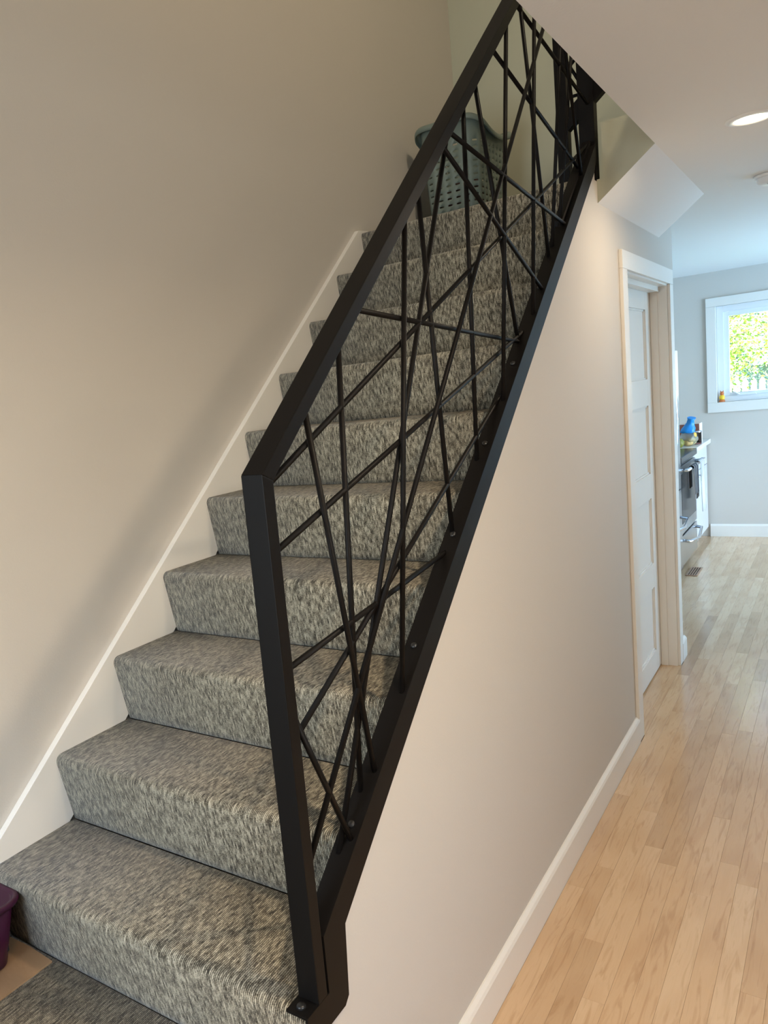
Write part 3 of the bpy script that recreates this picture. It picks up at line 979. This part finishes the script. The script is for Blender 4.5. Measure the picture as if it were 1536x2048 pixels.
part(MB().lathe([(.0001, .118), (.040, .117), (.042, .112), (.042, .1055)], (-.33, 6.785, CT), 24), 'lid', CHROME, cup)
# figurine on the window sill
fg = empty('sill_figurine', (-.185, YK+.018, WZ0))
tag(fg, 'tiny orange and yellow figurine on the kitchen window sill', 'figurine')
om = mat('figurine_orange', (.55, .16, .04), .5); ym = mat('figurine_yellow', (.85, .55, .03), .5)
fc = (-.188, YK+.018, WZ0+.0005)
part(MB().lathe([(.0001, 0), (.024, 0), (.025, .012), (.018, .024), (.0001, .026)], fc, 18), 'base', om, fg)
part(MB().lathe([(.016, .022), (.022, .036), (.022, .052), (.014, .064), (.0001, .066)], fc, 18), 'body', ym, fg)
part(MB().lathe([(.008, .060), (.015, .070), (.016, .084), (.009, .096), (.0001, .098)], fc, 18), 'head', om, fg)
for s_ in (-1, 1):
    part(MB().tube([(fc[0]+s_*.008, fc[1], fc[2]+.090), (fc[0]+s_*.012, fc[1], fc[2]+.106)], [.005, .002], 8), 'ear', om, fg)
# wooden floor register in front of the range
vt = empty('floor_register', (-.235, 5.80, 0))
tag(vt, 'slotted brown wooden floor register in front of the range', 'vent')
vm = mat('register_wood', (.36, .22, .14), .5)
f = MB()
f.box(-.275, -.262, 5.66, 5.95, .0004, .006, bev=.001); f.box(-.205, -.192, 5.66, 5.95, .0004, .006, bev=.001)
f.box(-.262, -.205, 5.66, 5.675, .0004, .006); f.box(-.262, -.205, 5.935, 5.95, .0004, .006)
part(f, 'frame', vm, vt)
part(MB().box(-.262, -.205, 5.675, 5.935, .0002, .0012), 'duct_shadow', DARK, vt)
for k in range(3):
    part(MB().box(-.254+k*.017, -.246+k*.017, 5.675, 5.935, .0013, .0055), 'slat', vm, vt)

# ------------------------------------------------------------------ garden beyond the window
gm = mat('lawn', (.10, .22, .04), .95, bump=(30, .6))
struct(MB().box(-14, 14, YK+.2, 34, -.6, -.45).build('ground', gm), 'sunlit lawn outside the kitchen window', 'ground')
def tree(name, loc, height, crown, nleaf, mats, seed, label):
    t = empty(name, loc)
    tag(t, label, 'tree', 'garden trees')
    rn = random.Random(seed)
    bark = mat('bark_'+str(seed), (.13, .10, .08), .9, bump=(20, .6))
    tr = MB()
    tr.tube([(0, 0, 0), (.05, 0, height*.35), (-.03, .05, height*.7), (.02, 0, height)], [.13, .10, .07, .03], 9)
    tr.build('trunk', bark, t)
    br = MB()
    for k in range(9):
        a = rn.random()*6.28; z = height*(.35+.06*k)
        L_ = crown*(.6+.3*rn.random())
        br.tube([(0, 0, z), (math.cos(a)*L_*.5, math.sin(a)*L_*.5, z+.25), (math.cos(a)*L_, math.sin(a)*L_, z+.35)], [.045, .03, .01], 6)
    br.build('branches', bark, t)
    vs, fs, mi = [], [], []
    cl = [(rn.gauss(0, crown*.5), rn.gauss(0, crown*.5), height*.55+rn.gauss(0, height*.26)) for _ in range(90)]
    for k in range(nleaf):
        c = cl[k % len(cl)]
        p = Vector((c[0]+rn.gauss(0, .22), c[1]+rn.gauss(0, .22), max(.25, c[2]+rn.gauss(0, .2))))
        d = Vector((rn.gauss(0, 1), rn.gauss(0, 1), rn.gauss(0, .6))).normalized()
        n = d.cross(Vector((rn.gauss(0, 1), rn.gauss(0, 1), rn.gauss(0, 1)))).normalized()
        s = .022+.018*rn.random()
        i0 = len(vs)
        vs += [p-d*s, p+n*s*.5, p+d*s, p-n*s*.5]
        fs.append((i0, i0+1, i0+2, i0+3)); mi.append(0 if rn.random() < .5 else (1 if rn.random() < .65 else 2))
    me = bpy.data.meshes.new('foliage'); me.from_pydata([tuple(v) for v in vs], [], fs)
    for m in mats: me.materials.append(m)
    for p, i in zip(me.polygons, mi): p.material_index = i
    o = bpy.data.objects.new('foliage', me); COL.objects.link(o); o.parent = t
    o['kind'] = 'stuff'
def leaf(name, c):
    m = mat(name, c, .55)
    m.node_tree.nodes['Principled BSDF'].inputs['Transmission Weight'].default_value = 0
    return m
LM = [leaf('leaf_green', (.30, .50, .12)), leaf('leaf_yellow', (.72, .70, .16)), leaf('leaf_light', (.50, .62, .28))]
tree('garden_tree', (-1.22, 11.4, -.45), 4.2, 1.0, 17000, LM, 4, 'yellow-green leafy tree close outside the kitchen window')
LB = [leaf('leaf_blue', (.12, .24, .16)), leaf('leaf_deep', (.10, .20, .20)), leaf('leaf_mid', (.22, .36, .18))]
tree('garden_tree', (-1.5, 17.8, -.45), 5.0, 1.5, 16000, LB, 9, 'bluish-green tree farther off behind the picket fence')
fence = empty('picket_fence', (0, 13.6, -.45))
tag(fence, 'white picket fence across the garden', 'fence')
wm = mat('fence_white', (.75, .75, .72), .6)
pk = MB().prism([(-.04, 0), (.04, 0), (.04, 1.66), (0, 1.73), (-.04, 1.66)], 'y', -.011, .011)
first = pk.build('picket', wm, fence)
first.location = (-2.2, 0, .03)
for k in range(1, 44):
    o = first.copy(); COL.objects.link(o); o.parent = fence; o.location = (-2.2+k*.115, 0, .03)
for z in (.35, 1.15):
    MB().box(-2.3, 2.9, .012, .05, z, z+.08).build('rail', wm, fence)
hs_ = empty('neighbour_house', (2.2, 22, -.45))
tag(hs_, 'grey-blue neighbouring house with white eaves beyond the fence', 'house')
part(MB().box(-1.30, 6.5, 21, 26, -.45, 1.5), 'wall', mat('house_siding', (.30, .36, .44), .7), hs_)
part(MB().prism([(-1.75, 1.55), (7.0, 1.55), (2.65, 3.9)], 'y', 20.6, 26.4), 'roof', mat('house_roof', (.18, .20, .25), .8), hs_)
part(MB().box(-1.8, 7.05, 20.52, 20.6, 1.42, 1.60), 'eave_board', wm, hs_)
wnd = part(MB().box(.6, 1.9, 20.95, 21.02, .2, 1.2), 'window', wm, hs_)
